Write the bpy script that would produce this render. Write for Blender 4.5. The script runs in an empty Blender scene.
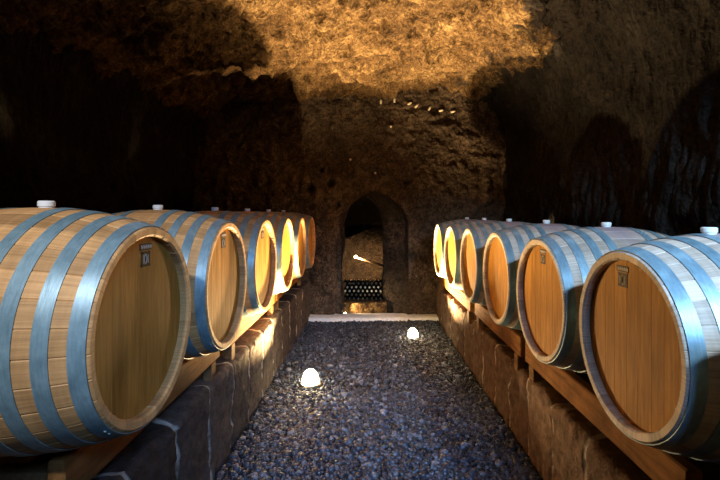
import bpy, math, random
import numpy as np
from mathutils import Vector, Matrix

random.seed(7)
rng = np.random.default_rng(7)
SC = bpy.context.scene
C = SC.collection
PI = math.pi

# ------------------------------------------------------------------ noise
def _hash(ix, iy, iz, seed):
    h = (ix.astype(np.int64) * 374761393 + iy.astype(np.int64) * 668265263 +
         iz.astype(np.int64) * 2147483647 + seed * 1274126177) & 0xFFFFFFFF
    h = ((h ^ (h >> 13)) * 1274126177) & 0xFFFFFFFF
    h = ((h ^ (h >> 16)) * 2246822519) & 0xFFFFFFFF
    return ((h ^ (h >> 15)) & 0xFFFF) / 65535.0

def vnoise(p, seed=0):
    f = np.floor(p); t = p - f; t = t * t * (3 - 2 * t)
    i = f.astype(np.int64)
    out = 0
    for dx in (0, 1):
        for dy in (0, 1):
            for dz in (0, 1):
                w = (t[:, 0] if dx else 1 - t[:, 0]) * (t[:, 1] if dy else 1 - t[:, 1]) * (t[:, 2] if dz else 1 - t[:, 2])
                out = out + w * _hash(i[:, 0] + dx, i[:, 1] + dy, i[:, 2] + dz, seed)
    return out * 2 - 1

def fbm(p, octv=4, seed=0, gain=0.5):
    a = 1.0; s = 0; tot = 0
    q = np.array(p, dtype=float)
    for k in range(octv):
        s = s + a * vnoise(q, seed + k * 17); tot += a
        a *= gain; q = q * 2.03 + 11.7
    return s / tot

def sstep(a, b, x):
    t = np.clip((x - a) / (b - a), 0, 1)
    return t * t * (3 - 2 * t)

# ------------------------------------------------------------------ mesh helpers
def link(name, mesh, mat=None, parent=None, smooth=False):
    o = bpy.data.objects.new(name, mesh)
    C.objects.link(o)
    if mat is not None:
        for m in (mat if isinstance(mat, (list, tuple)) else [mat]):
            mesh.materials.append(m)
    if parent is not None:
        o.parent = parent
    if smooth:
        mesh.polygons.foreach_set('use_smooth', [True] * len(mesh.polygons))
    return o

def raw_mesh(name, verts, faces):
    me = bpy.data.meshes.new(name)
    me.from_pydata([tuple(map(float, v)) for v in verts], [], [tuple(map(int, f)) for f in faces])
    me.validate(); me.update()
    return me

def grid_faces(nu, nv, keep=None, flip=False):
    fs = []
    for i in range(nu - 1):
        for j in range(nv - 1):
            if keep is not None and not keep[i, j]:
                continue
            a = i * nv + j
            f = (a, a + nv, a + nv + 1, a + 1)
            fs.append(f[::-1] if flip else f)
    return fs

class MB:
    def __init__(self):
        self.v = []; self.f = []; self.m = []
    def add(self, verts, faces, mi=0):
        b = len(self.v)
        self.v += [tuple(v) for v in verts]
        self.f += [tuple(b + i for i in f) for f in faces]
        self.m += [mi] * len(faces)
    def box(self, c, s, mi=0, bev=0.0, rot=None):
        """chamfered box"""
        x, y, z = s[0] / 2, s[1] / 2, s[2] / 2
        b = min(bev, x * .9, y * .9, z * .9)
        vs = []; idx = {}
        if b <= 0:
            vs = [(sx * x, sy * y, sz * z) for sx in (-1, 1) for sy in (-1, 1) for sz in (-1, 1)]
            fs = [(0, 1, 3, 2), (4, 6, 7, 5), (0, 4, 5, 1), (2, 3, 7, 6), (0, 2, 6, 4), (1, 5, 7, 3)]
        else:
            for sx in (-1, 1):
                for sy in (-1, 1):
                    for sz in (-1, 1):
                        k = (sx, sy, sz)
                        idx[k] = len(vs)
                        vs += [(sx * x, sy * (y - b), sz * (z - b)), (sx * (x - b), sy * y, sz * (z - b)), (sx * (x - b), sy * (y - b), sz * z)]
            fs = []
            def I(sx, sy, sz, a): return idx[(sx, sy, sz)] + a
            for s_ in (-1, 1):
                fs.append((I(s_, -1, -1, 0), I(s_, 1, -1, 0), I(s_, 1, 1, 0), I(s_, -1, 1, 0)))
                fs.append((I(-1, s_, -1, 1), I(1, s_, -1, 1), I(1, s_, 1, 1), I(-1, s_, 1, 1)))
                fs.append((I(-1, -1, s_, 2), I(1, -1, s_, 2), I(1, 1, s_, 2), I(-1, 1, s_, 2)))
            for a in (-1, 1):
                for c2 in (-1, 1):
                    fs.append((I(a, c2, -1, 0), I(a, c2, 1, 0), I(a, c2, 1, 1), I(a, c2, -1, 1)))
                    fs.append((I(a, -1, c2, 0), I(a, 1, c2, 0), I(a, 1, c2, 2), I(a, -1, c2, 2)))
                    fs.append((I(-1, a, c2, 1), I(1, a, c2, 1), I(1, a, c2, 2), I(-1, a, c2, 2)))
            for k in idx:
                fs.append((idx[k], idx[k] + 1, idx[k] + 2))
        if rot is not None:
            vs = [tuple(rot @ Vector(v)) for v in vs]
        self.add([(v[0] + c[0], v[1] + c[1], v[2] + c[2]) for v in vs], fs, mi)
    def lathe(self, prof, n, axis='z', c=(0, 0, 0), mi=0, closed=False):
        """prof: list of (r, h)"""
        vs = []; fs = []
        for r, h in prof:
            for k in range(n):
                a = 2 * PI * k / n
                u, w = r * math.cos(a), r * math.sin(a)
                p = {'z': (u, w, h), 'x': (h, u, w), 'y': (w, h, u)}[axis]
                vs.append((p[0] + c[0], p[1] + c[1], p[2] + c[2]))
        m = len(prof)
        rngi = range(m) if closed else range(m - 1)
        for i in rngi:
            j = (i + 1) % m
            for k in range(n):
                k2 = (k + 1) % n
                fs.append((i * n + k, i * n + k2, j * n + k2, j * n + k))
        if not closed:
            if prof[0][0] > 1e-6: fs.append(tuple(range(n))[::-1])
            if prof[-1][0] > 1e-6: fs.append(tuple((m - 1) * n + k for k in range(n)))
        self.add(vs, fs, mi)
    def tube(self, p0, p1, r0, r1=None, n=10, mi=0):
        r1 = r0 if r1 is None else r1
        p0 = Vector(p0); p1 = Vector(p1); d = (p1 - p0).normalized()
        a = d.orthogonal().normalized(); b = d.cross(a)
        vs = []
        for p, r in ((p0, r0), (p1, r1)):
            for k in range(n):
                t = 2 * PI * k / n
                vs.append(tuple(p + r * (math.cos(t) * a + math.sin(t) * b)))
        fs = [(k, (k + 1) % n, n + (k + 1) % n, n + k) for k in range(n)]
        fs += [tuple(range(n))[::-1], tuple(n + k for k in range(n))]
        self.add(vs, fs, mi)
    def mesh(self, name):
        me = bpy.data.meshes.new(name)
        me.from_pydata(self.v, [], self.f)
        me.polygons.foreach_set('material_index', self.m)
        import bmesh
        bm = bmesh.new(); bm.from_mesh(me)
        bmesh.ops.remove_doubles(bm, verts=bm.verts, dist=1e-6)
        bmesh.ops.recalc_face_normals(bm, faces=bm.faces)
        bm.to_mesh(me); bm.free()
        me.update()
        return me
    def build(self, name, mat, parent=None, smooth_angle=None):
        o = link(name, self.mesh(name), mat, parent)
        if smooth_angle:
            smooth_by_angle(o.data, smooth_angle)
        return o

def smooth_by_angle(me, deg):
    me.polygons.foreach_set('use_smooth', [True] * len(me.polygons))
    import bmesh
    bm = bmesh.new(); bm.from_mesh(me)
    lim = math.radians(deg)
    for e in bm.edges:
        if len(e.link_faces) == 2 and e.calc_face_angle(0) > lim:
            e.smooth = False
    bm.to_mesh(me); bm.free()

def empty(name, loc, rz=0.0):
    o = bpy.data.objects.new(name, None)
    o.empty_display_size = .1
    C.objects.link(o); o.location = loc; o.rotation_euler = (0, 0, rz)
    return o

def tag(o, label=None, cat=None, group=None, kind=None):
    if label: o['label'] = label
    if cat: o['category'] = cat
    if group: o['group'] = group
    if kind: o['kind'] = kind
    return o

def kids(o):
    return [c for c in C.objects if c.parent == o]

def copy_tree(o, parent=None):
    c = o.copy(); C.objects.link(c)
    if parent is not None:
        c.parent = parent
    for ch in kids(o):
        copy_tree(ch, c)
    return c

# ------------------------------------------------------------------ material helpers
class NT:
    def __init__(self, name):
        self.mat = bpy.data.materials.new(name)
        self.mat.use_nodes = True
        self.t = self.mat.node_tree
        self.b = self.t.nodes['Principled BSDF']
        self.out = self.t.nodes['Material Output']
    def n(self, typ, **kw):
        nd = self.t.nodes.new(typ)
        for k, v in kw.items():
            if k.startswith('i_'):
                key = k[2:]
                key = int(key) if key.isdigit() else key.replace('_', ' ')
                nd.inputs[key].default_value = v
            else:
                setattr(nd, k, v)
        return nd
    def l(self, a, b):
        self.t.links.new(a, b)
    def math(self, op, a, b=None, clamp=False):
        nd = self.n('ShaderNodeMath', operation=op, use_clamp=clamp)
        for i, v in enumerate((a, b)):
            if v is None: continue
            if isinstance(v, (int, float)): nd.inputs[i].default_value = v
            else: self.l(v, nd.inputs[i])
        return nd.outputs[0]
    def ramp(self, fac, stops):
        nd = self.n('ShaderNodeValToRGB')
        el = nd.color_ramp.elements
        while len(el) < len(stops): el.new(0.5)
        for e, (p, col) in zip(el, stops):
            e.position = p; e.color = (*col, 1) if len(col) == 3 else col
        self.l(fac, nd.inputs[0])
        return nd.outputs[0]
    def mix(self, fac, a, b, mode='MIX'):
        nd = self.n('ShaderNodeMix', data_type='RGBA', blend_type=mode)
        for i, v in ((0, fac), (6, a), (7, b)):
            if isinstance(v, (int, float)): nd.inputs[i].default_value = v
            elif isinstance(v, tuple): nd.inputs[i].default_value = (*v, 1) if len(v) == 3 else v
            else: self.l(v, nd.inputs[i])
        return nd.outputs[2]
    def coord(self, scale=(1, 1, 1), rot=(0, 0, 0), kind='Object', loc=(0, 0, 0)):
        tc = self.n('ShaderNodeTexCoord')
        mp = self.n('ShaderNodeMapping')
        mp.inputs['Scale'].default_value = scale
        mp.inputs['Rotation'].default_value = rot
        mp.inputs['Location'].default_value = loc
        self.l(tc.outputs[kind], mp.inputs[0])
        return mp.outputs[0]
    def noise(self, vec, scale, detail=4, rough=.55, dist=0.0):
        nd = self.n('ShaderNodeTexNoise')
        nd.inputs['Scale'].default_value = scale
        nd.inputs['Detail'].default_value = detail
        nd.inputs['Roughness'].default_value = rough
        nd.inputs['Distortion'].default_value = dist
        if vec is not None: self.l(vec, nd.inputs['Vector'])
        return nd.outputs['Fac']
    def bump(self, h, strength=.5, dist=.01, prev=None):
        nd = self.n('ShaderNodeBump')
        nd.inputs['Strength'].default_value = strength
        nd.inputs['Distance'].default_value = dist
        self.l(h, nd.inputs['Height'])
        if prev is not None: self.l(prev, nd.inputs['Normal'])
        return nd.outputs[0]
    def fin(self, color=None, rough=.6, normal=None, metal=0.0, spec=None):
        if color is not None:
            if isinstance(color, tuple): self.b.inputs['Base Color'].default_value = (*color, 1)
            else: self.l(color, self.b.inputs['Base Color'])
        if isinstance(rough, (int, float)): self.b.inputs['Roughness'].default_value = rough
        else: self.l(rough, self.b.inputs['Roughness'])
        self.b.inputs['Metallic'].default_value = metal
        if spec is not None: self.b.inputs['Specular IOR Level'].default_value = spec
        if normal is not None: self.l(normal, self.b.inputs['Normal'])
        return self.mat

def mat_rock(name, dark, mid, light, patch=None, vert=False, bumps=.9):
    m = NT(name)
    co = m.coord()
    n1 = m.noise(co, 1.7, 6, .6)
    n2 = m.noise(co, 14, 6, .65)
    n3 = m.noise(co, 55, 4, .6)
    f = m.math('ADD', m.math('MULTIPLY', n1, .62), m.math('MULTIPLY', n2, .38))
    col = m.ramp(f, [(.32, dark), (.50, mid), (.68, light)])
    cr = m.noise(co, 4.5, 8, .7, .6)
    crk = m.math('ABSOLUTE', m.math('SUBTRACT', cr, .5))
    col = m.mix(1.0, col, m.ramp(crk, [(.0, (.35, .33, .32)), (.035, (1, 1, 1))]), 'MULTIPLY')
    sp = m.ramp(n3, [(.38, (.55, .52, .5)), (.6, (1.1, 1.1, 1.1))])
    col = m.mix(1.0, col, sp, 'MULTIPLY')
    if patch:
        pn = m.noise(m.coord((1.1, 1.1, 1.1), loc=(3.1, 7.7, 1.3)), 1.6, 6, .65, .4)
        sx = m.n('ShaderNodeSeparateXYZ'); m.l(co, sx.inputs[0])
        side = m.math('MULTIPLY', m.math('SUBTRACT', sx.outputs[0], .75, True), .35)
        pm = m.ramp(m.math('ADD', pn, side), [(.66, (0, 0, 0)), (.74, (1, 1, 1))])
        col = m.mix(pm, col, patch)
    vo = m.n('ShaderNodeTexVoronoi')
    vc = m.coord((1, 1, .3) if vert else (1, 1, 1), (0, 0, 0))
    m.l(vc, vo.inputs['Vector']); vo.inputs['Scale'].default_value = 30 if vert else 22
    h = m.math('ADD', m.math('MULTIPLY', n2, .9), m.math('ADD', m.math('MULTIPLY', n3, .35), m.math('MULTIPLY', vo.outputs['Distance'], .5)))
    nb = m.bump(h, bumps, .035)
    return m.fin(col, .92, nb, spec=.15)

def mat_oak_staves(name, base, vary, stain):
    """staves run along local X, one colour per stave, worked out from the angle about the axis"""
    m = NT(name)
    tc = m.n('ShaderNodeTexCoord')
    sx = m.n('ShaderNodeSeparateXYZ'); m.l(tc.outputs['Object'], sx.inputs[0])
    ang = m.math('ARCTAN2', sx.outputs[1], sx.outputs[2])
    st = m.math('FLOOR', m.math('ADD', m.math('MULTIPLY', ang, NST / (2 * PI)), .5))
    oi = m.n('ShaderNodeObjectInfo')
    seed = m.math('ADD', st, m.math('MULTIPLY', oi.outputs['Random'], 97.0))
    wn = m.n('ShaderNodeTexWhiteNoise', noise_dimensions='1D'); m.l(seed, wn.inputs['W'])
    lo = tuple(c * (1 - vary) for c in base); hi = tuple(min(1, c * (1 + vary)) for c in base)
    col = m.ramp(wn.outputs['Value'], [(0, lo), (1, hi)])
    cmb = m.n('ShaderNodeCombineXYZ')
    m.l(m.math('MULTIPLY', sx.outputs[0], 2.2), cmb.inputs[0])
    m.l(m.math('MULTIPLY', ang, 22), cmb.inputs[1]); m.l(seed, cmb.inputs[2])
    g = m.noise(cmb.outputs[0], 2.2, 5, .6, .3)
    col = m.mix(1.0, col, m.ramp(g, [(.3, (.72, .68, .62)), (.65, (1.08, 1.07, 1.05))]), 'MULTIPLY')
    # cross streaks left by the cooper's plane and old drips
    dr = m.noise(m.coord((30, 4, 4)), 1.4, 3, .6)
    col = m.mix(1.0, col, m.ramp(dr, [(.35, (.86, .84, .82)), (.6, (1.04, 1.04, 1.04))]), 'MULTIPLY')
    if stain:
        dz = m.math('SUBTRACT', BR, sx.outputs[2])
        d = m.math('ADD', m.math('MULTIPLY', m.math('ABSOLUTE', sx.outputs[0]), 2.6), m.math('MULTIPLY', dz, 4.0))
        d = m.math('ADD', d, m.math('MULTIPLY', m.noise(m.coord(), 9, 4, .6), .55))
        col = m.mix(m.ramp(d, [(.35, (.75, .75, .75)), (.75, (0, 0, 0))]), col, (.27, .20, .24))
    nb = m.bump(g, .25, .004)
    return m.fin(col, .62, nb, spec=.3)

def mat_oak_head(name, base):
    m = NT(name)
    oi = m.n('ShaderNodeObjectInfo')
    gm = m.n('ShaderNodeNewGeometry')
    seed = m.math('ADD', gm.outputs['Random Per Island'], oi.outputs['Random'])
    wn = m.n('ShaderNodeTexWhiteNoise', noise_dimensions='1D'); m.l(seed, wn.inputs['W'])
    col = m.ramp(wn.outputs['Value'], [(0, tuple(c * .86 for c in base)), (1, tuple(c * 1.14 for c in base))])
    tc = m.n('ShaderNodeTexCoord')
    ad = m.n('ShaderNodeVectorMath', operation='ADD'); m.l(tc.outputs['Object'], ad.inputs[0])
    cb = m.n('ShaderNodeCombineXYZ'); m.l(m.math('MULTIPLY', seed, 13.0), cb.inputs[0]); m.l(cb.outputs[0], ad.inputs[1])
    mp = m.n('ShaderNodeMapping'); mp.inputs['Scale'].default_value = (6, 26, 2.0); m.l(ad.outputs[0], mp.inputs[0])
    g = m.noise(mp.outputs[0], 2.5, 6, .62, .5)
    col = m.mix(1.0, col, m.ramp(g, [(.3, (.66, .6, .52)), (.66, (1.12, 1.10, 1.06))]), 'MULTIPLY')
    bl = m.noise(ad.outputs[0], 5, 3, .5)
    col = m.mix(1.0, col, m.ramp(bl, [(.3, (.82, .8, .76)), (.65, (1.05, 1.05, 1.05))]), 'MULTIPLY')
    return m.fin(col, .6, m.bump(g, .2, .003), spec=.08)

def mat_beam(name, base):
    m = NT(name)
    co = m.coord((14, 1.2, 14), kind='Object')
    g = m.noise(co, 2.4, 6, .62, .4)
    col = m.ramp(g, [(.28, tuple(c * .5 for c in base)), (.5, base), (.72, tuple(c * 1.3 for c in base))])
    bl = m.noise(m.coord(), 6, 4, .6)
    col = m.mix(1.0, col, m.ramp(bl, [(.35, (.6, .58, .55)), (.6, (1.05, 1.05, 1.05))]), 'MULTIPLY')
    return m.fin(col, .8, m.bump(g, .4, .006), spec=.08)

def mat_plain(name, col, rough=.5, metal=0.0, spec=None, emit=None, es=0.0, nz=0.0):
    m = NT(name)
    if emit:
        m.b.inputs['Emission Color'].default_value = (*emit, 1)
        m.b.inputs['Emission Strength'].default_value = es
    c = col
    if nz:
        f = m.noise(m.coord(), 30, 4, .6)
        c = m.ramp(f, [(.3, tuple(x * (1 - nz) for x in col)), (.7, tuple(min(1, x * (1 + nz)) for x in col))])
    return m.fin(c, rough, None, metal, spec)

def mat_hoop(name):
    m = NT(name)
    co = m.coord()
    n1 = m.noise(co, 9, 5, .65)
    n2 = m.noise(m.coord((60, 8, 8)), 3, 4, .6)
    col = m.ramp(n1, [(.28, (.11, .19, .235)), (.5, (.19, .305, .365)), (.72, (.29, .425, .485))])
    col = m.mix(1.0, col, m.ramp(n2, [(.3, (.8, .8, .8)), (.65, (1.08, 1.08, 1.08))]), 'MULTIPLY')
    return m.fin(col, .42, m.bump(n2, .15, .002), .25, .5)

def mat_gravel(name):
    m = NT(name)
    gm = m.n('ShaderNodeNewGeometry')
    col = m.ramp(gm.outputs['Random Per Island'], [(0, (.009, .012, .021)), (.55, (.022, .030, .052)), (.85, (.055, .072, .115)), (1, (.17, .20, .27))])
    n2 = m.noise(m.coord(), 120, 3, .6)
    col = m.mix(1.0, col, m.ramp(n2, [(.3, (.7, .7, .7)), (.7, (1.15, 1.15, 1.15))]), 'MULTIPLY')
    return m.fin(col, .42, m.bump(n2, .4, .004), spec=.6)

def mat_kerb(name, period, off, g=1.0, t=(1, 1, 1)):
    m = NT(name)
    tc = m.n('ShaderNodeTexCoord')
    sx = m.n('ShaderNodeSeparateXYZ'); m.l(tc.outputs['Object'], sx.inputs[0])
    wob = m.noise(m.coord(), 6, 3, .6)
    u = m.math('ADD', m.math('MULTIPLY', m.math('ADD', sx.outputs[1], -off), 1 / period), m.math('MULTIPLY', m.math('SUBTRACT', wob, .5), .05))
    cell = m.math('FLOOR', u)
    fr = m.math('SUBTRACT', u, cell)
    edge = m.math('MINIMUM', fr, m.math('SUBTRACT', 1.0, fr))
    wn = m.n('ShaderNodeTexWhiteNoise', noise_dimensions='1D'); m.l(cell, wn.inputs['W'])
    col = m.ramp(wn.outputs['Value'], [(0, (.135 * g * t[0], .085 * g * t[1], .062 * g * t[2])), (1, (.235 * g * t[0], .16 * g * t[1], .12 * g * t[2]))])
    n2 = m.noise(m.coord(), 18, 6, .65)
    col = m.mix(1.0, col, m.ramp(n2, [(.32, (.5, .48, .46)), (.66, (1.2, 1.2, 1.2))]), 'MULTIPLY')
    mm = m.ramp(edge, [(.022, (1, 1, 1)), (.038, (0, 0, 0))])
    mm2 = m.math('MULTIPLY', mm, m.ramp(m.noise(m.coord(), 11, 3, .6), [(.33, (.2, .2, .2)), (.5, (1, 1, 1))]))
    col = m.mix(mm2, col, (.40, .37, .34))
    n3 = m.noise(m.coord(), 60, 3, .6)
    h = m.math('ADD', n2, m.math('MULTIPLY', n3, .5))
    return m.fin(col, .9, m.bump(h, .7, .02), spec=.15)

# ------------------------------------------------------------------ dimensions
EYE = 1.40
BR, HR, HL = .348, .289, .335           # bilge radius, head radius, half length
NST = 30
def rad(t):                             # barrel profile, t from the middle
    return BR - (BR - HR) * (t / HL) ** 2
XR, XL = .815, -.647                    # aisle-side barrel heads
ZR, ZL = EYE - .412, EYE - .330          # barrel axes
RY = [1.386 + .70 * i for i in range(6)]
LY = [1.27 + .75 * i for i in range(6)]
WALL_L, WALL_R, WALL_B = -2.35, 1.86, 5.80
REAR = -.9
KR, KL = .92, -.80
KTR, KTL = EYE - .95, EYE - .89

# ------------------------------------------------------------------ materials
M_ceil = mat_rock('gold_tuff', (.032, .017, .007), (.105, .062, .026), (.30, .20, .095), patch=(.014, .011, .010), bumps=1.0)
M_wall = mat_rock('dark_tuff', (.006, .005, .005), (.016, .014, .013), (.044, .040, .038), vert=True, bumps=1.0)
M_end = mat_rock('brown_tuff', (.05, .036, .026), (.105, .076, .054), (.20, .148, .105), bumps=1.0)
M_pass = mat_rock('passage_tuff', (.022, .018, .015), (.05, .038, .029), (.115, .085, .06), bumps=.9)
M_earth = mat_rock('packed_earth', (.025, .022, .02), (.045, .04, .036), (.08, .07, .06), bumps=.9)
M_kerbR = mat_kerb('red_tuff_blocks', .33, .19, .75)
M_kerbL = mat_kerb('brown_tuff_blocks', .36, .05, .5, (.8, 1.0, 1.25))
M_grav = mat_gravel('blue_grey_gravel')
M_staveL = mat_oak_staves('oak_staves', (.52, .305, .135), .24, False)
M_staveR = mat_oak_staves('grey_oak_staves', (.47, .40, .34), .22, True)  # greyer oak tone for the right row, stained around the bung
M_head = mat_oak_head('oak_head', (.43, .222, .048))
M_hoop = mat_hoop('blue_steel_hoop')
M_bung = mat_plain('white_silicone', (.78, .82, .84), .45)
M_ink = mat_plain('burnt_brand', (.016, .009, .006), .7)
M_inkpale = mat_plain('pale_print', (.62, .55, .48), .7)
M_beam = mat_beam('pine_beam', (.215, .10, .033))
M_leg = mat_beam('dark_pine', (.17, .10, .05))
M_steel = mat_plain('brushed_steel', (.45, .45, .46), .35, 1.0)
M_lens = mat_plain('lit_glass_lens', (1, .9, .7), .3, emit=(1, .80, .45), es=42.0)
M_slab = mat_plain('pale_limestone', (.80, .82, .83), .7, nz=.15)
M_glass = mat_plain('dark_bottle_glass', (.012, .014, .010), .12, spec=.6)
M_cap_pale = mat_plain('pale_capsule', (.34, .33, .33), .4)
M_cap_dark = mat_plain('dark_capsule', (.03, .025, .03), .4)
M_peg = mat_plain('pale_mineral', (.80, .72, .58), .6, nz=.15)
M_pole = mat_plain('pale_wood', (.55, .40, .24), .6, nz=.2)
M_bulb = mat_plain('lit_bulb', (1, .9, .7), .3, emit=(1, .74, .40), es=10.0)
M_frame = mat_plain('added_window_frame', (.3, .3, .3), .6)

# ------------------------------------------------------------------ setting
def rough_grid(name, P, faces, mat, smooth=True):
    me = raw_mesh(name, P, faces)
    return link(name, me, mat, smooth=smooth)

# ceiling: a low, flattened vault hacked out of the tuff
def ceil_z(x, y):
    left = 2.60 + .37 * (1 - np.clip((.35 - x) / 2.75, 0, 1) ** 2.2)
    right = 2.97 - .11 * np.clip((x - .35) / 1.5, 0, 1) ** 1.6
    return np.where(x < .35, left, right)
ys = np.concatenate([np.linspace(REAR - .1, 2.4, 60), np.linspace(2.4, WALL_B + .15, 170)[1:]])
xs = np.linspace(WALL_L - .15, WALL_R + .15, 200)
XX, YY = np.meshgrid(xs, ys, indexing='ij')
x, y = XX.ravel(), YY.ravel()
z = ceil_z(x, y)
p = np.stack([x, y, np.zeros_like(x)], 1)
z = z + .12 * fbm(p * 1.1, 3, 3) + .11 * fbm(p * np.array([3.5, 3.5, 1]), 3, 9)
z = z + .075 * (np.abs(fbm(p * 5.0, 3, 27)) * 2 - .4)
z = z - .060 * np.abs(fbm(p * 11.0, 4, 21)) * 2
ridge = np.exp(-((y - 4.3 - .9 * (x + .6)) / .16) ** 2) * np.exp(-((x + .35) / .55) ** 2)
z = z - .07 * ridge + .10 * sstep(3.0, 5.6, y)
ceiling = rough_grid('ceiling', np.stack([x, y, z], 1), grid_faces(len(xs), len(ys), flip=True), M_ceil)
tag(ceiling, 'rough golden tuff cave ceiling', kind='structure')

# side walls with slanting pick marks
def side_wall(name, X, sgn, mat):
    ys = np.concatenate([np.linspace(REAR - .1, 1.6, 50), np.linspace(1.6, WALL_B + .1, 300)[1:]])
    zs = np.linspace(-.1, 3.12, 100)
    YY, ZZ = np.meshgrid(ys, zs, indexing='ij')
    y, z = YY.ravel(), ZZ.ravel()
    p = np.stack([y, z, np.full_like(y, X)], 1)
    d = .10 * fbm(p * 1.2, 3, 5 + int(X * 3)) + .05 * fbm(p * 3.3, 3, 15)
    q = np.stack([(y + .16 * z) * 15, z * 3.6, np.full_like(y, X * 7)], 1)
    d = d + .040 * np.abs(fbm(q, 3, 31)) * 1.6
    # the wall leans inwards as it meets the vault
    d = d + .22 * sstep(2.1, 3.0, z) ** 2
    xx = X - sgn * d
    return rough_grid(name, np.stack([xx, y, z], 1), grid_faces(len(ys), len(zs), flip=(sgn < 0)), mat)
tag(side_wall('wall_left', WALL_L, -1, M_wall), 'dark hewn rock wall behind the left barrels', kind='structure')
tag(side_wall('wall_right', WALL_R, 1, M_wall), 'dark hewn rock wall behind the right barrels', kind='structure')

# arched opening outline in the end wall
AC, AW, ASP, AAP = .095, .445, 1.26, 1.70
def arch_w(z, w=AW, sp=ASP, ap=AAP):
    t = np.clip((z - sp) / (ap - sp), 0, 1)
    return np.where(z <= sp, w, w * (1 - t ** 1.75) ** .75)
def outline(n=24, w=AW, sp=ASP, ap=AAP, c=AC):
    pts = [(c - w, zz) for zz in np.linspace(-.05, sp, 14)]
    for t in np.linspace(0, 1, n)[1:]:
        zz = sp + (ap - sp) * (1 - (1 - t) ** 1.7)
        pts.append((c - float(arch_w(np.array(zz), w, sp, ap)), zz))
    right = [(2 * c - a, b) for a, b in pts[:-1]][::-1]
    return pts + right

xs = np.linspace(WALL_L - .1, WALL_R + .1, 216)
zs = np.linspace(-.1, 3.12, 160)
XX, ZZ = np.meshgrid(xs, zs, indexing='ij')
x, z = XX.ravel().copy(), ZZ.ravel().copy()
ol = np.array(outline(60))
dist = np.full(len(x), 9.0); near = np.zeros((len(x), 2))
for a in range(len(ol) - 1):
    A, B = ol[a], ol[a + 1]; ab = B - A
    t = np.clip(((x - A[0]) * ab[0] + (z - A[1]) * ab[1]) / max(ab @ ab, 1e-9), 0, 1)
    px, pz = A[0] + t * ab[0], A[1] + t * ab[1]
    dd = np.hypot(x - px, z - pz)
    s = dd < dist
    dist[s] = dd[s]; near[s, 0] = px[s]; near[s, 1] = pz[s]
inside = (np.abs(x - AC) < arch_w(z)) & (z < AAP)
snap = (dist < .014) & (z > 0)
x[snap] = near[snap, 0]; z[snap] = near[snap, 1]
inside = inside & ~snap
ins = inside.reshape(len(xs), len(zs))
keep = ~(ins[:-1, :-1] | ins[1:, :-1] | ins[:-1, 1:] | ins[1:, 1:])
p = np.stack([x, z, np.zeros_like(x)], 1)
fade = sstep(0.0, .12, dist)
yy = WALL_B - (.07 * fbm(p * 1.3, 3, 41) + .045 * np.abs(fbm(p * 7.0, 4, 47)) * 2) * fade
outer = (np.abs(x - AC) < arch_w(z, AW + .10, 1.42, 2.0)) & (z < 2.0)
yy = yy + np.where(outer, .05, 0) * fade
for hx, hz, hr in ((.52, 1.81, .035), (-.51, 1.80, .05), (-.78, 1.72, .055), (-.42, 1.52, .04), (.62, .83, .05), (.75, .80, .05), (-.62, 1.98, .03)):
    r = np.hypot(x - hx, z - hz)
    yy = yy + .12 * np.exp(-(r / hr) ** 4)
end = rough_grid('wall_back', np.stack([x, yy, z], 1), grid_faces(len(xs), len(zs), keep=keep), M_end)
tag(end, 'rough brown end wall with an arched passage', kind='structure')

# arched passage behind the opening, its right jamb slanting in
rings = [(5.77, 0, 0, 0), (5.90, 0, -.05, 0), (6.00, 0, -.17, 0), (6.12, 0, -.33, -.02), (6.35, -.05, -.33, .0), (6.8, -.22, -.25, .02),
         (7.3, -.32, -.10, -.06), (7.8, -.36, .02, -.2), (8.25, -.36, .05, -.32)]
dense = []
for a, b in zip(rings[:-1], rings[1:]):
    for k in range(5):
        t = k / 5
        dense.append(tuple(a[i] * (1 - t) + b[i] * t for i in range(4)))
dense.append(rings[-1])
base = outline(20)
V = []
for (yv, dl, dr, da) in dense:
    for (xx, zz) in base:
        u = (xx - (AC - AW)) / (2 * AW)
        zz2 = zz if zz < ASP else ASP + (zz - ASP) * (1 + da / (AAP - ASP))
        V.append((xx + dl * (1 - u) + dr * u, yv, zz2 + (da * .6 if zz > .9 else 0)))
V = np.array(V)
amp = sstep(5.8, 5.98, V[:, 1])
nz = np.stack([fbm(V * 3.1 + 5, 3, 51), np.zeros(len(V)), fbm(V * 3.1 + 9, 3, 57)], 1)
V = V + nz * .05 * amp[:, None]
nb = len(base)
F = grid_faces(len(dense), nb)
last = (len(dense) - 1) * nb
F.append(tuple(last + k for k in range(nb)))
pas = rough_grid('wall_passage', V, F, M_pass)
tag(pas, 'rock sides of the arched passage', kind='structure')

# floors
def floor_h(x, y):
    p = np.stack([x, y, np.zeros_like(x)], 1)
    return .020 * fbm(p * 1.6, 3, 61)
xs = np.linspace(WALL_L - .1, WALL_R + .1, 60); ys = np.linspace(REAR - .1, 8.3, 130)
XX, YY = np.meshgrid(xs, ys, indexing='ij'); x, y = XX.ravel(), YY.ravel()
fl = rough_grid('floor', np.stack([x, y, floor_h(x, y) - .004], 1), grid_faces(len(xs), len(ys)), M_earth)
tag(fl, 'dark earth floor under the gravel', kind='structure')

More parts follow.
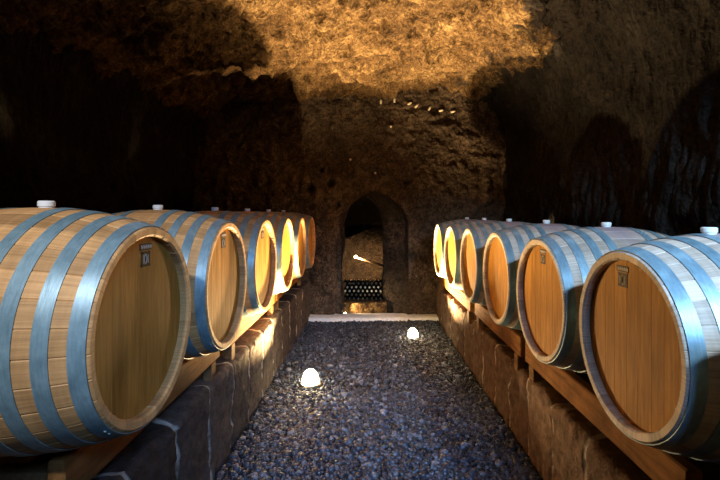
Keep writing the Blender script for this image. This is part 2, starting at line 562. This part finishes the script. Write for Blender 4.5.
# gravel: thousands of chips over the aisle
ico_v = []
t = (1 + 5 ** .5) / 2
for a, b in ((-1, t), (1, t), (-1, -t), (1, -t)):
    ico_v += [(a, b, 0), (0, a, b), (b, 0, a)]
ico_v = np.array(ico_v) / math.hypot(1, t)
import bmesh
bm = bmesh.new()
for v in ico_v: bm.verts.new(v)
bmesh.ops.convex_hull(bm, input=bm.verts)
bm.verts.ensure_lookup_table(); bm.verts.index_update()
ico_v = np.array([v.co[:] for v in bm.verts]); ico_f = np.array([[v.index for v in f.verts] for f in bm.faces]); bm.free()
N = 32000
gy = np.concatenate([rng.uniform(1.55, 3.4, int(N * .62)), rng.uniform(3.4, 5.62, N - int(N * .62))])
gx = rng.uniform(KL + .01, KR - .01, N)
LAMPS = [(-.47, 3.53), (.505, 4.86)]
ok = np.ones(N, bool)
for lx, ly in LAMPS:
    ok &= np.hypot(gx - lx, gy - ly) > .105
gx, gy = gx[ok], gy[ok]; N = len(gx)
sz = rng.lognormal(math.log(.0100), .38, N).clip(.005, .026)
gz = floor_h(gx, gy) + sz * .35
ax = rng.normal(size=(N, 4)); ax /= np.linalg.norm(ax, axis=1)[:, None]
w, a, b, c = ax.T
R = np.stack([1 - 2 * (b * b + c * c), 2 * (a * b - c * w), 2 * (a * c + b * w),
              2 * (a * b + c * w), 1 - 2 * (a * a + c * c), 2 * (b * c - a * w),
              2 * (a * c - b * w), 2 * (b * c + a * w), 1 - 2 * (a * a + b * b)], 1).reshape(N, 3, 3)
sc3 = rng.uniform(.6, 1.25, (N, 1, 3))
jit = 1 + rng.uniform(-.22, .22, (N, 12, 1))
P = ico_v[None] * sc3 * jit
P = np.einsum('nij,nkj->nki', R, P) * sz[:, None, None]
P[:, :, 2] *= .8
P += np.stack([gx, gy, gz], 1)[:, None, :]
nf = len(ico_f)
me = bpy.data.meshes.new('gravel')
me.vertices.add(N * 12); me.vertices.foreach_set('co', P.reshape(-1).astype(np.float32))
idx = (ico_f[None] + (np.arange(N) * 12)[:, None, None]).reshape(-1)
me.loops.add(len(idx)); me.loops.foreach_set('vertex_index', idx.astype(np.int32))
me.polygons.add(N * nf); me.polygons.foreach_set('loop_start', (np.arange(N * nf) * 3).astype(np.int32))
me.update(calc_edges=True); me.validate()
gr = link('gravel', me, M_grav)
tag(gr, 'blue grey crushed gravel covering the aisle floor', 'gravel', kind='stuff')

# kerbs: masonry walls edging the aisle, fill behind
def kerb(name, X, sgn, top, mat, period, off, label, far_dx, wall):
    ys = np.linspace(.2, WALL_B + .02, 420)
    prof = [(0, z_) for z_ in np.linspace(-.06, top - .02, 26)] + [(.012, top - .006)] + [(d, top) for d in np.linspace(.03, .30, 16)]
    prof = np.array(prof)
    YY, K = np.meshgrid(ys, np.arange(len(prof)), indexing='ij')
    y = YY.ravel(); k = K.ravel(); d = prof[k, 0].copy(); z = prof[k, 1].copy()
    p = np.stack([y, z, d], 1)
    u = (y - off) / period
    fr = u - np.floor(u); e = np.minimum(fr, 1 - fr) * period
    bid = np.floor(u)
    bn = _hash(bid.astype(np.int64), bid.astype(np.int64) * 0, bid.astype(np.int64) * 0, 5)
    rough = .018 * fbm(p * 9, 4, 71) + .010 * fbm(p * 30, 2, 75)
    face = prof[k, 0] < .02
    d = d + np.where(face, rough - .010 * (bn - .5) + .016 * np.exp(-(e / .010) ** 2), 0)
    z = z + np.where(prof[k, 1] > top - .03, .030 * fbm(p * np.array([7, 7, 7]), 4, 79) + .012 * (bn - .5), 0)
    taper = far_dx * (y / WALL_B)
    xx = X + taper + sgn * d
    o = rough_grid(name, np.stack([xx, y, z], 1), grid_faces(len(ys), len(prof), flip=(sgn > 0)), mat)
    return tag(o, label, 'kerb', kind='structure')
kerb('stone_kerb', KR, 1, KTR, M_kerbR, .33, .19, 'reddish tuff block kerb along the right barrels', 0.0, WALL_R)
kerb('stone_kerb', KL - .03, -1, KTL, M_kerbL, .36, .05, 'dark brown block kerb along the left barrels', .06, WALL_L)
def fill(x0, x1, top, label):
    xs = np.linspace(x0, x1, 30); ys = np.linspace(REAR, WALL_B + .05, 120)
    XX, YY = np.meshgrid(xs, ys, indexing='ij'); x, y = XX.ravel(), YY.ravel()
    z = top - .02 + .02 * fbm(np.stack([x, y, 0 * x], 1) * 5, 3, 83)
    o = rough_grid('earth_platform', np.stack([x, y, z], 1), grid_faces(len(xs), len(ys)), M_earth)
    return tag(o, label, 'platform', kind='structure')
fill(KR + .28, WALL_R + .1, KTR, 'earth platform under the right barrels')
fill(WALL_L - .1, KL - .28, KTL, 'earth platform under the left barrels')

# pale threshold at the foot of the end wall
m = MB()
xs = np.linspace(KL + .02, KR - .005, 60)
for a, b in zip(xs[:-1], xs[1:]):
    pass
prof = [(5.60, -.03), (5.60, .030), (5.612, .042), (5.70, .046), (5.86, .048)]
V = []; 
for xx in xs:
    for (yv, zv) in prof:
        n_ = fbm(np.array([[xx * 9, yv * 9, 0]]), 3, 91)[0]
        V.append((xx, yv + .015 * n_, zv + .006 * n_))
th = rough_grid('threshold_step', V, grid_faces(len(xs), len(prof)), M_slab)
tag(th, 'pale stone threshold strip at the foot of the end wall', 'step', kind='structure')

# rear wall behind the viewer, with a made-up high window, added to carry the cool light
WX0, WX1, WZ0, WZ1 = .50, 1.20, 2.25, 2.72
m = MB()
def slab(x0, x1, z0, z1):
    m.box(((x0 + x1) / 2, REAR - .1, (z0 + z1) / 2), (x1 - x0, .2, z1 - z0))
slab(WALL_L - .2, WX0, -.1, 3.2); slab(WX1, WALL_R + .2, -.1, 3.2)
slab(WX0, WX1, -.1, WZ0); slab(WX0, WX1, WZ1, 3.2)
rw = m.build('wall_rear', M_wall)
tag(rw, 'rock wall at the entrance end', kind='structure')
m = MB()
for xx in (WX0 + .02, WX1 - .02): m.box((xx, REAR - .1, (WZ0 + WZ1) / 2), (.04, .1, WZ1 - WZ0))
for zz in (WZ0 + .02, WZ1 - .02): m.box(((WX0 + WX1) / 2, REAR - .1, zz), (WX1 - WX0, .1, .04))
win = m.build('added_window_1', M_frame)
tag(win, 'unseen small high window, added to carry the cool light', kind='structure')

# ------------------------------------------------------------------ barrels
def build_stave_mesh():
    # outer profile along X, then over the chime and into the croze at each end
    ts = np.linspace(-HL, HL, 33)
    outer = [(t_, rad(t_)) for t_ in ts]
    cap_r = [(HL + .000, HR - .004), (HL - .002, HR - .022), (HL - .008, HR - .0275), (HL - .05, HR - .026)]
    outer[0] = (-HL + .004, rad(HL)); outer[-1] = (HL - .004, rad(HL))
    prof = [(-a, b) for a, b in cap_r[::-1]] + outer + cap_r
    offs = []
    wd = 2 * PI / NST
    for s in range(NST):
        c0 = s * wd
        for u, g in ((-.5, 1), (-.46, 0), (-.16, 0), (.16, 0), (.46, 0)):
            offs.append((c0 + u * wd, g))
    V = []; nA = len(offs)
    for (xx, r) in prof:
        for (a, g) in offs:
            rr = r - .0022 * g
            V.append((xx, rr * math.sin(a), rr * math.cos(a)))
    F = []
    for i in range(len(prof) - 1):
        for k in range(nA):
            k2 = (k + 1) % nA
            F.append((i * nA + k, i * nA + k2, (i + 1) * nA + k2, (i + 1) * nA + k))
    b = MB(); b.add(V, F)
    me = b.mesh('staves'); smooth_by_angle(me, 28)
    return me

def build_head_mesh(xface, sgn):
    R0 = HR - .0265
    b = MB()
    wds = [.052, .066, .060, .072, .064, .070, .058, .062, .048]
    s = 2 * R0 / sum(wds); y0 = -R0
    for wv in wds:
        y1 = y0 + wv * s
        ya, yb = y0 + .0003, y1 - .0003
        n = 10
        up = []; 
        for k in range(n + 1):
            yy_ = ya + (yb - ya) * k / n
            up.append((yy_, math.sqrt(max(R0 * R0 - yy_ * yy_, 1e-8))))
        poly = up + [(a, -c_) for a, c_ in up[::-1]]
        nP = len(poly)
        cy = (ya + yb) / 2
        front = [(xface, cy + (a - cy) * .985, c_ * .999) for a, c_ in poly]
        mid = [(xface - sgn * .0008, a, c_) for a, c_ in poly]
        back = [(xface - sgn * .020, a, c_) for a, c_ in poly]
        fs = [tuple(range(nP)), tuple(2 * nP + k for k in range(nP))[::-1]]
        for lay in (0, 1):
            for k in range(nP):
                k2 = (k + 1) % nP
                fs.append((lay * nP + k, lay * nP + k2, (lay + 1) * nP + k2, (lay + 1) * nP + k))
        b.add(front + mid + back, fs)
        y0 = y1
    return b.mesh('head')

def build_hoop_mesh(t0, t1, rivet_ang):
    b = MB()
    th = .0022
    n = 96
    ts = [t0, (t0 + t1) / 2, t1]
    prof = [(rad(t_) + .0006, t_) for t_ in ts] + [(rad(t_) + .0006 + th, t_) for t_ in ts[::-1]]
    b.lathe(prof, n, 'x', closed=True)
    tm = (t0 + t1) / 2
    for da in (-.035, .035):
        for dt in (-.009, .009):
            a = rivet_ang + da
            d = Vector((0, math.cos(a), math.sin(a)))
            c0 = d * (rad(tm) + th) + Vector((tm + dt, 0, 0))
            b.tube(c0, c0 + d * .0028, .0042, .0026, 8)
    return b.mesh('hoop')

def build_brand(xface):
    """pale strip of small print over a dark burnt frame with a round figure in it"""
    b = MB()
    def bar(y0, y1, z0, z1, mi, dx=.0008):
        b.box((xface + dx, (y0 + y1) / 2, (z0 + z1) / 2), (.0012, y1 - y0, z1 - z0), mi)
    zc = .205
    bar(-.034, .034, zc + .014, zc + .034, 0)                      # dark strip
    for k in range(5):                                             # worn pale letters, too small to read
        yk = -.026 + k * .0125
        bar(yk, yk + .003, zc + .018, zc + .030, 1, .0018)
        bar(yk, yk + .0085, zc + .018, zc + .021, 1, .0018)
        bar(yk + .0055, yk + .0085, zc + .018, zc + .027, 1, .0018)
    bar(-.027, .027, zc + .004, zc + .010, 0)
    bar(-.027, .027, zc - .036, zc - .030, 0)
    for yy_ in (-.0245, .0195): bar(yy_, yy_ + .006, zc - .036, zc + .010, 0)
    bar(-.0185, -.0095, zc - .030, zc + .004, 0)
    bar(.0095, .0185, zc - .030, zc + .004, 0)
    for k in range(14):                                            # round figure
        a0, a1 = 2 * PI * k / 14, 2 * PI * (k + 1) / 14
        b.tube((xface + .001, .0075 * math.cos(a0), zc - .013 + .014 * math.sin(a0)), (xface + .001, .0075 * math.cos(a1), zc - .013 + .014 * math.sin(a1)), .0014, n=6, mi=1)
    for yy_ in (-.0145, .0125): bar(yy_, yy_ + .002, zc - .026, zc, 1, .0012)
    b.tube((xface + .001, 0, zc - .022), (xface + .001, 0, zc - .004), .0016, n=6, mi=0)
    return b

me_staves = build_stave_mesh()
FACE = HL - .030
me_head_f = build_head_mesh(FACE, 1)
me_head_b = build_head_mesh(-FACE, -1)
HOOPS = [(.006, .042), (.078, .112), (.150, .184), (.224, .258)]
hoop_meshes = []
for (a, b_) in HOOPS:
    hoop_meshes.append((HL - b_, HL - a))
for (a, b_) in HOOPS:
    hoop_meshes.append((-HL + a, -HL + b_))
hoop_meshes = [build_hoop_mesh(t0, t1, 4.0 + .5 * i) for i, (t0, t1) in enumerate(hoop_meshes)]
for me_ in hoop_meshes:
    smooth_by_angle(me_, 35)

def make_barrel(stave_mat):
    root = empty('wine_barrel', (0, 0, 0))
    def part(name, me_, mat):
        me_ = me_.copy()
        o = link(name, me_, mat, root); o.location = (0, 0, BR); return o
    part('staves', me_staves, stave_mat)
    part('head', me_head_f, M_head)
    part('head', me_head_b, M_head)
    for hm in hoop_meshes:
        part('hoop', hm, M_hoop)
    b = MB()
    b.lathe([(0, BR - .012), (.019, BR - .012), (.020, BR + .004), (.0225, BR + .006), (.0225, BR + .019), (.019, BR + .022), (0, BR + .022)], 24, 'z')
    bo = b.build('bung', M_bung, root, 40); bo.location = (0, 0, BR); bo['label'] = 'white rubber bung'
    br = build_brand(FACE).build('brand_mark', [M_ink, M_inkpale], root); br.location = (0, 0, BR)
    br['label'] = 'small dark burnt brand mark'
    return root

protoL = make_barrel(M_staveL)
protoR = make_barrel(M_staveR)
lab_L = [
    'large oak barrel nearest the viewer in the left row, head in shadow',
    'second oak barrel from the viewer in the left row, orange head',
    'third oak barrel from the viewer in the left row, glaring white head',
    'fourth oak barrel from the viewer in the left row, pale yellow head',
    'fifth oak barrel from the viewer in the left row, thin orange head',
    'farthest oak barrel in the left row, thin sliver of head',
]
lab_R = [
    'large blue-hooped barrel nearest the viewer in the right row, wide branded head',
    'second blue-hooped barrel from the viewer in the right row, faint brand',
    'third blue-hooped barrel from the viewer in the right row, plain orange head',
    'fourth blue-hooped barrel from the viewer in the right row, bright orange head',
    'fifth blue-hooped barrel from the viewer in the right row, whitish head',
    'farthest blue-hooped barrel in the right row, thin yellow head',
]
def seat(protos, i, x, y, zaxis, rz, label, group, roll):
    r = protos if i == 0 else copy_tree(protos)
    r.location = (x, y, zaxis - BR); r.rotation_euler = (0, 0, rz)
    tag(r, label, 'barrel', group)
    return r
barrels = []
rl = random.Random(3)
for i, yv in enumerate(LY):
    barrels.append(seat(protoL, i, XL - HL, yv + (.025 if i == 0 else 0), ZL, math.radians(rl.uniform(-.5, .5)), lab_L[i], 'oak barrels along the left wall', 0))
for i, yv in enumerate(RY):
    barrels.append(seat(protoR, i, XR + HL - (0, 0, 0, .012, .024, .030)[i], yv, ZR, PI + math.radians(rl.uniform(-.5, .5)), lab_R[i], 'oak barrels along the right wall', 0))
r0 = copy_tree(protoR); r0.location = (XR + HL, RY[0] - .70, ZR - BR)  # out-of-view barrel put in to cast shade on the near right one
tag(r0, 'unseen blue-hooped barrel beside the viewer, added to shade the right row', 'barrel')
if 'group' in r0: del r0['group']
for r_, dx in ((barrels[0], .018), (barrels[6], .055)):
    for c_ in kids(r_):
        if c_.name.startswith('bung'): c_.location.x += dx; c_.location.z -= .002
        if c_.name.startswith('brand'): c_.location.y += .02 if r_ is barrels[0] else -.045
# no brand shows on the far barrels' heads
def drop(o):
    bpy.data.objects.remove(o)
for r in (barrels[3], barrels[4], barrels[5], barrels[8], barrels[9], barrels[10], barrels[11]):
    for c_ in kids(r):
        if c_.name.startswith('brand_mark'):
            drop(c_)

# ------------------------------------------------------------------ racks
def make_rack(side, y0, y1, label, dx=0.0):
    if side > 0:
        xa, xb, ktop, zax, head = .93 + dx, .98 + dx, KTR, ZR, XR + dx
    else:
        xa, xb, ktop, zax, head = -.83, -.88, KTL, ZL, XL
    inner = HL - (abs(xb) - abs(head))
    ztop = zax - rad(inner) - .0055
    xm = (xa + xb) / 2; w = abs(xb - xa)
    xrear = head + (1 if side > 0 else -1) * (2 * HL) - (xm - head)
    yc = (y0 + y1) / 2
    root = empty('barrel_rack', (xm, yc, ktop))
    H = .125
    def tr(p): return (p[0] - xm, p[1] - yc, p[2] - ktop)
    for xx in (xm, xrear):
        b = MB(); b.box((0, 0, 0), (w, y1 - y0, H), bev=.006)
        bo = b.build('beam', M_beam, root); bo.location = tr((xx, yc, ztop - H / 2))
    for xx in (xm, xrear):
        for yv in (y0 + .09, y1 - .09):
            lo = ktop - .045
            b = MB(); b.box((0, 0, 0), (w * .92, .07, ztop - H - lo), bev=.004)
            lo_o = b.build('leg', M_leg, root); lo_o.location = tr((xx, yv, (ztop - H + lo) / 2))
    for yv in (y0 + .09, y1 - .09):
        b = MB(); b.box((0, 0, 0), (abs(xrear - xm) - w, .06, .05), bev=.004)
        s_ = b.build('crossbar', M_leg, root); s_.location = tr(((xm + xrear) / 2, yv, ztop - H + .03))
    tag(root, label, 'rack', 'wooden racks under the barrels')
make_rack(1, .25, 1.12, 'unseen wooden rack added under the shade-casting barrel beside the viewer')  # carries the added out-of-view barrel
make_rack(1, 1.26, 2.56, 'orange brown wooden rack under the two nearest right barrels')
make_rack(1, 2.62, 3.74, 'wooden rack under the third and fourth right barrels', -.006)
make_rack(1, 3.82, 5.55, 'pale glowing wooden rack under the two farthest right barrels', -.027)
make_rack(-1, 1.18, 2.42, 'brown wooden rack under the two nearest left barrels, cut end facing the viewer')
make_rack(-1, 2.58, 3.86, 'brightly lit wooden rack under the third and fourth left barrels')
make_rack(-1, 3.93, 5.45, 'wooden rack under the two farthest left barrels')

# ------------------------------------------------------------------ floor lights
def uplight(x, y, r, h, label):
    root = empty('floor_uplight', (x, y, 0))
    b = MB(); b.lathe([(r * .98, -.03), (r * 1.28, -.03), (r * 1.28, .014), (r * 1.18, .022), (r * 1.0, .022)], 32, 'z')
    b.build('trim_ring', M_steel, root, 40)
    b = MB(); prof = [(r, .0)] + [(r * math.cos(a), .018 + h * math.sin(a)) for a in np.linspace(0, PI / 2 - .06, 9)] + [(0, .018 + h)]
    b.lathe(prof, 28, 'z')
    b.build('lens', M_lens, root, 60)
    tag(root, label, 'lamp', 'lit uplights set in the gravel')
uplight(-.47, 3.53, .070, .112, 'glaring warm uplight set in the gravel beside the left kerb')
uplight(.505, 4.86, .060, .095, 'smaller glaring warm uplight set in the gravel near the right kerb')
uplight(-.315, 5.93, .018, .022, 'tiny warm uplight at the left foot of the arched passage')

def spot(name, loc, target, power, col, size=150, blend=.6, soft=.035):
    d = bpy.data.lights.new(name, 'SPOT'); d.energy = power; d.color = col
    d.spot_size = math.radians(size); d.spot_blend = blend; d.shadow_soft_size = soft
    o = bpy.data.objects.new(name, d); C.objects.link(o); o.location = loc
    o.rotation_euler = (Vector(target) - Vector(loc)).to_track_quat('-Z', 'Y').to_euler()
    return o
WARM = (1.0, .67, .31)
spot('uplight_beam', (-.47, 3.53, .15), (-.47 - .04, 3.53 - .22, 1.15), 1700, WARM, 126, 1.0)
spot('uplight_beam', (.505, 4.86, .135), (.505 + .32, 4.86 - .40, 1.135), 1850, WARM, 104, 1.0)
spot('uplight_glare', (-.47, 3.53, .15), (-.47 + 1.28, 3.53 - 1.80, .15 + .85), 165, WARM, 56, .7)
spot('uplight_glare', (.505, 4.86, .135), (.505 - 1.15, 4.86 - 2.38, .135 + .90), 330, WARM, 20, 1.0)
spot('niche_beam', (-.30, 5.90, .09), (.15, 6.05, .08), 26.0, WARM, 95, .8, .02)

# ------------------------------------------------------------------ bottle niche
LZ = .165
xs_ = np.linspace(-.40, .26, 34); prof = [(6.00, -.05)] + [(6.0, z_) for z_ in np.linspace(0, LZ - .01, 9)] + [(6.02, LZ - .002)] + [(y_, LZ) for y_ in np.linspace(6.05, 6.5, 12)]
V = []
for xx in xs_:
    for k, (yv, zv) in enumerate(prof):
        n_ = fbm(np.array([[xx * 8, yv * 8, zv * 8]]), 3, 95)[0]
        V.append((xx, yv - (.04 * n_ if yv < 6.03 else 0), zv + (.002 * n_ if zv > LZ - .005 else 0)))
ld = rough_grid('stone_ledge', V, grid_faces(len(xs_), len(prof)), M_ceil)
tag(ld, 'low rough stone ledge lit orange under the stacked bottles', 'ledge', kind='structure')

BD = .062
def bottle_proto(cap_mat):
    b = MB(); R = BD / 2
    b.lathe([(0, .285), (R * .5, .275), (R * .92, .29), (R, .282), (R, .10), (R * .85, .075), (R * .5, .055), (.0125, .04), (.012, .0)], 16, 'y')
    o = b.build('wine_bottle', M_glass, None, 40)
    c = MB(); c.lathe([(0, -.004), (.0105, -.004), (.0128, 0), (.0132, .045), (.0122, .046)], 14, 'y')
    co = c.build('capsule', cap_mat, o, 40)
    return o
bp = bottle_proto(M_cap_pale); bd = bottle_proto(M_cap_dark)
rows_word = ['bottom', 'second', 'middle', 'fourth', 'top']
ords = ['first', 'second', 'third', 'fourth', 'fifth', 'sixth', 'seventh', 'eighth', 'ninth']
used = {}
for r in range(5):
    n = 9 if r % 2 == 0 else 8
    for k in range(n):
        pale = r in (2, 3)
        pr = bp if pale else bd
        if pr.name not in used:
            o = pr; used[pr.name] = 1
        else:
            o = copy_tree(pr)
        x_ = -.352 + BD / 2 + k * BD * 1.004 + (BD / 2 if r % 2 else 0)
        o.location = (x_, 6.07 + rl.uniform(-.006, .006), LZ + .003 + BD / 2 + r * BD * .872)
        tag(o, 'wine bottle, %s capsule, %s from left in the %s row of the stack' % ('pale' if pale else 'dark', ords[k], rows_word[r]),
            'bottle', 'wine bottles stacked in the niche')

# slanting pale tube with a lit bulb at its end, in the passage
root = empty('passage_lamp', (-.19, 7.35, .66))
A = Vector((-.19, 7.35, .66)); B = Vector((.25, 7.45, .50))
b = MB(); b.tube((0, 0, 0), B - A, .022, .022, 12); b.build('arm', M_pole, root, 40)
b = MB(); b.lathe([(0, -.03), (.016, -.026), (.028, -.01), (.03, .005), (.02, .022), (0, .028)], 16, 'z'); bo = b.build('bulb', M_bulb, root, 60); bo.location = (-.02, -.01, .005)
b = MB(); b.tube((0, 0, 0), (0, 0, .9), .006, .006, 8); hg = b.build('hanging_rod', M_leg, root); hg.location = (.12, .03, -.03)
tag(root, 'pale slanting lamp arm with a lit bulb inside the arched passage', 'lamp')
def point(name, loc, power, col, soft):
    d = bpy.data.lights.new(name, 'POINT'); d.energy = power; d.color = col; d.shadow_soft_size = soft
    o = bpy.data.objects.new(name, d); C.objects.link(o); o.location = loc; return o
spot('passage_bulb', (-.20, 7.30, .62), (-.02, 8.2,   .30), 170, (1, .60, .26), 120, .8, .03)

# ------------------------------------------------------------------ pale pegs along the top of the end wall
def at(px, py, Y):
    return ((px - 368) * Y / 432.0, Y, EYE - (py - 213.5) * Y / 432.0)
pegs = [(381, 101.5, 0, 'upright pale peg at the vault edge, leftmost of the high line'),
        (394.5, 100, .1, 'upright pale peg at the vault edge, second of the high line'),
        (409.5, 103.5, 1.1, 'slanting pale peg at the vault edge, third of the high line'),
        (416.5, 106, .8, 'slanting pale peg at the vault edge, fourth of the high line'),
        (429.5, 108.5, .5, 'slanting pale peg at the vault edge, fifth of the high line'),
        (441, 110.5, 1.3, 'flat-lying pale peg at the vault edge, sixth of the high line'),
        (453, 111.5, 1.3, 'flat-lying pale peg at the vault edge, rightmost of the high line'),
        (391, 126.5, 1.2, 'lone pale peg in the end wall below the high line'),
        (375.3, 173, 0, 'bright round peg in the end wall right above the arch'),
        (350.5, 159.5, 1.3, 'small pale peg in the end wall up left of the arch')]
# local wall depth so that each peg is driven into the rock
wall_xyz = np.array([v.co[:] for v in end.data.vertices])
for k, (px, py, a, lab) in enumerate(pegs):
    q = at(px, py, 5.72)
    j = int(np.argmin((wall_xyz[:, 0] - q[0]) ** 2 + (wall_xyz[:, 2] - q[2]) ** 2))
    q = at(px, py, float(wall_xyz[j, 1]) - .012)
    b = MB()
    L_ = .030 if py < 115 else .014
    d = Vector((math.sin(a), 0, math.cos(a))) * L_
    b.tube(-d, d * .2, .013, .016, 8); b.tube(d * .2, d, .016, .008, 8)
    b.tube((0, 0, 0), (0, .05, 0), .008, .008, 8)
    o = b.build('wall_peg', M_peg); o.location = q
    tag(o, lab, 'peg', 'pale pegs in the end wall')

# ------------------------------------------------------------------ added cool lights and world
COOL = (.55, .78, 1.0)
d = bpy.data.lights.new('added_cool_area', 'AREA'); d.shape = 'RECTANGLE'; d.size = .60; d.size_y = .40  # area light put in at the made-up window
d.energy = 13; d.color = (.30, .57, 1.0); d.spread = math.radians(50)
o = bpy.data.objects.new('added_cool_area', d); C.objects.link(o)
o.location = ((WX0 + WX1) / 2, REAR - .02, (WZ0 + WZ1) / 2)
o.rotation_euler = (Vector((.0, 2.6, .2)) - Vector(o.location)).to_track_quat('-Z', 'Y').to_euler()
spot('added_row_spot', (-.64, -.55, 2.65), (-.80, 1.12, 1.27), 190, (.95, .96, 1.0), 35, .45, .05)  # added spot without a fixture, lights the near left barrel
spot('added_row_spot', (1.30, -.60, 2.70), (1.22, 2.0, 1.15), 430, COOL, 46, .6, .06)  # added cool spot, no fixture, for the tops of the right row

w = bpy.data.worlds.new('World'); SC.world = w; w.use_nodes = True
w.node_tree.nodes['Background'].inputs[0].default_value = (.55, .75, 1, 1)
w.node_tree.nodes['Background'].inputs[1].default_value = .02

# ------------------------------------------------------------------ camera
cd = bpy.data.cameras.new('Camera'); cam = bpy.data.objects.new('Camera', cd); C.objects.link(cam)
cam.location = (0, 0, EYE); cam.rotation_euler = (PI / 2, 0, 0)
cd.sensor_width = 36; cd.lens = 432 / 720 * 36
cd.shift_x = -8 / 720; cd.shift_y = -26.5 / 720
cd.clip_start = .02
SC.camera = cam
vs = SC.view_settings
SC.display_settings.display_device = 'sRGB'
vs.view_transform = 'Standard'; vs.look = 'None'; vs.exposure = 0; vs.gamma = 1; vs.use_curve_mapping = False
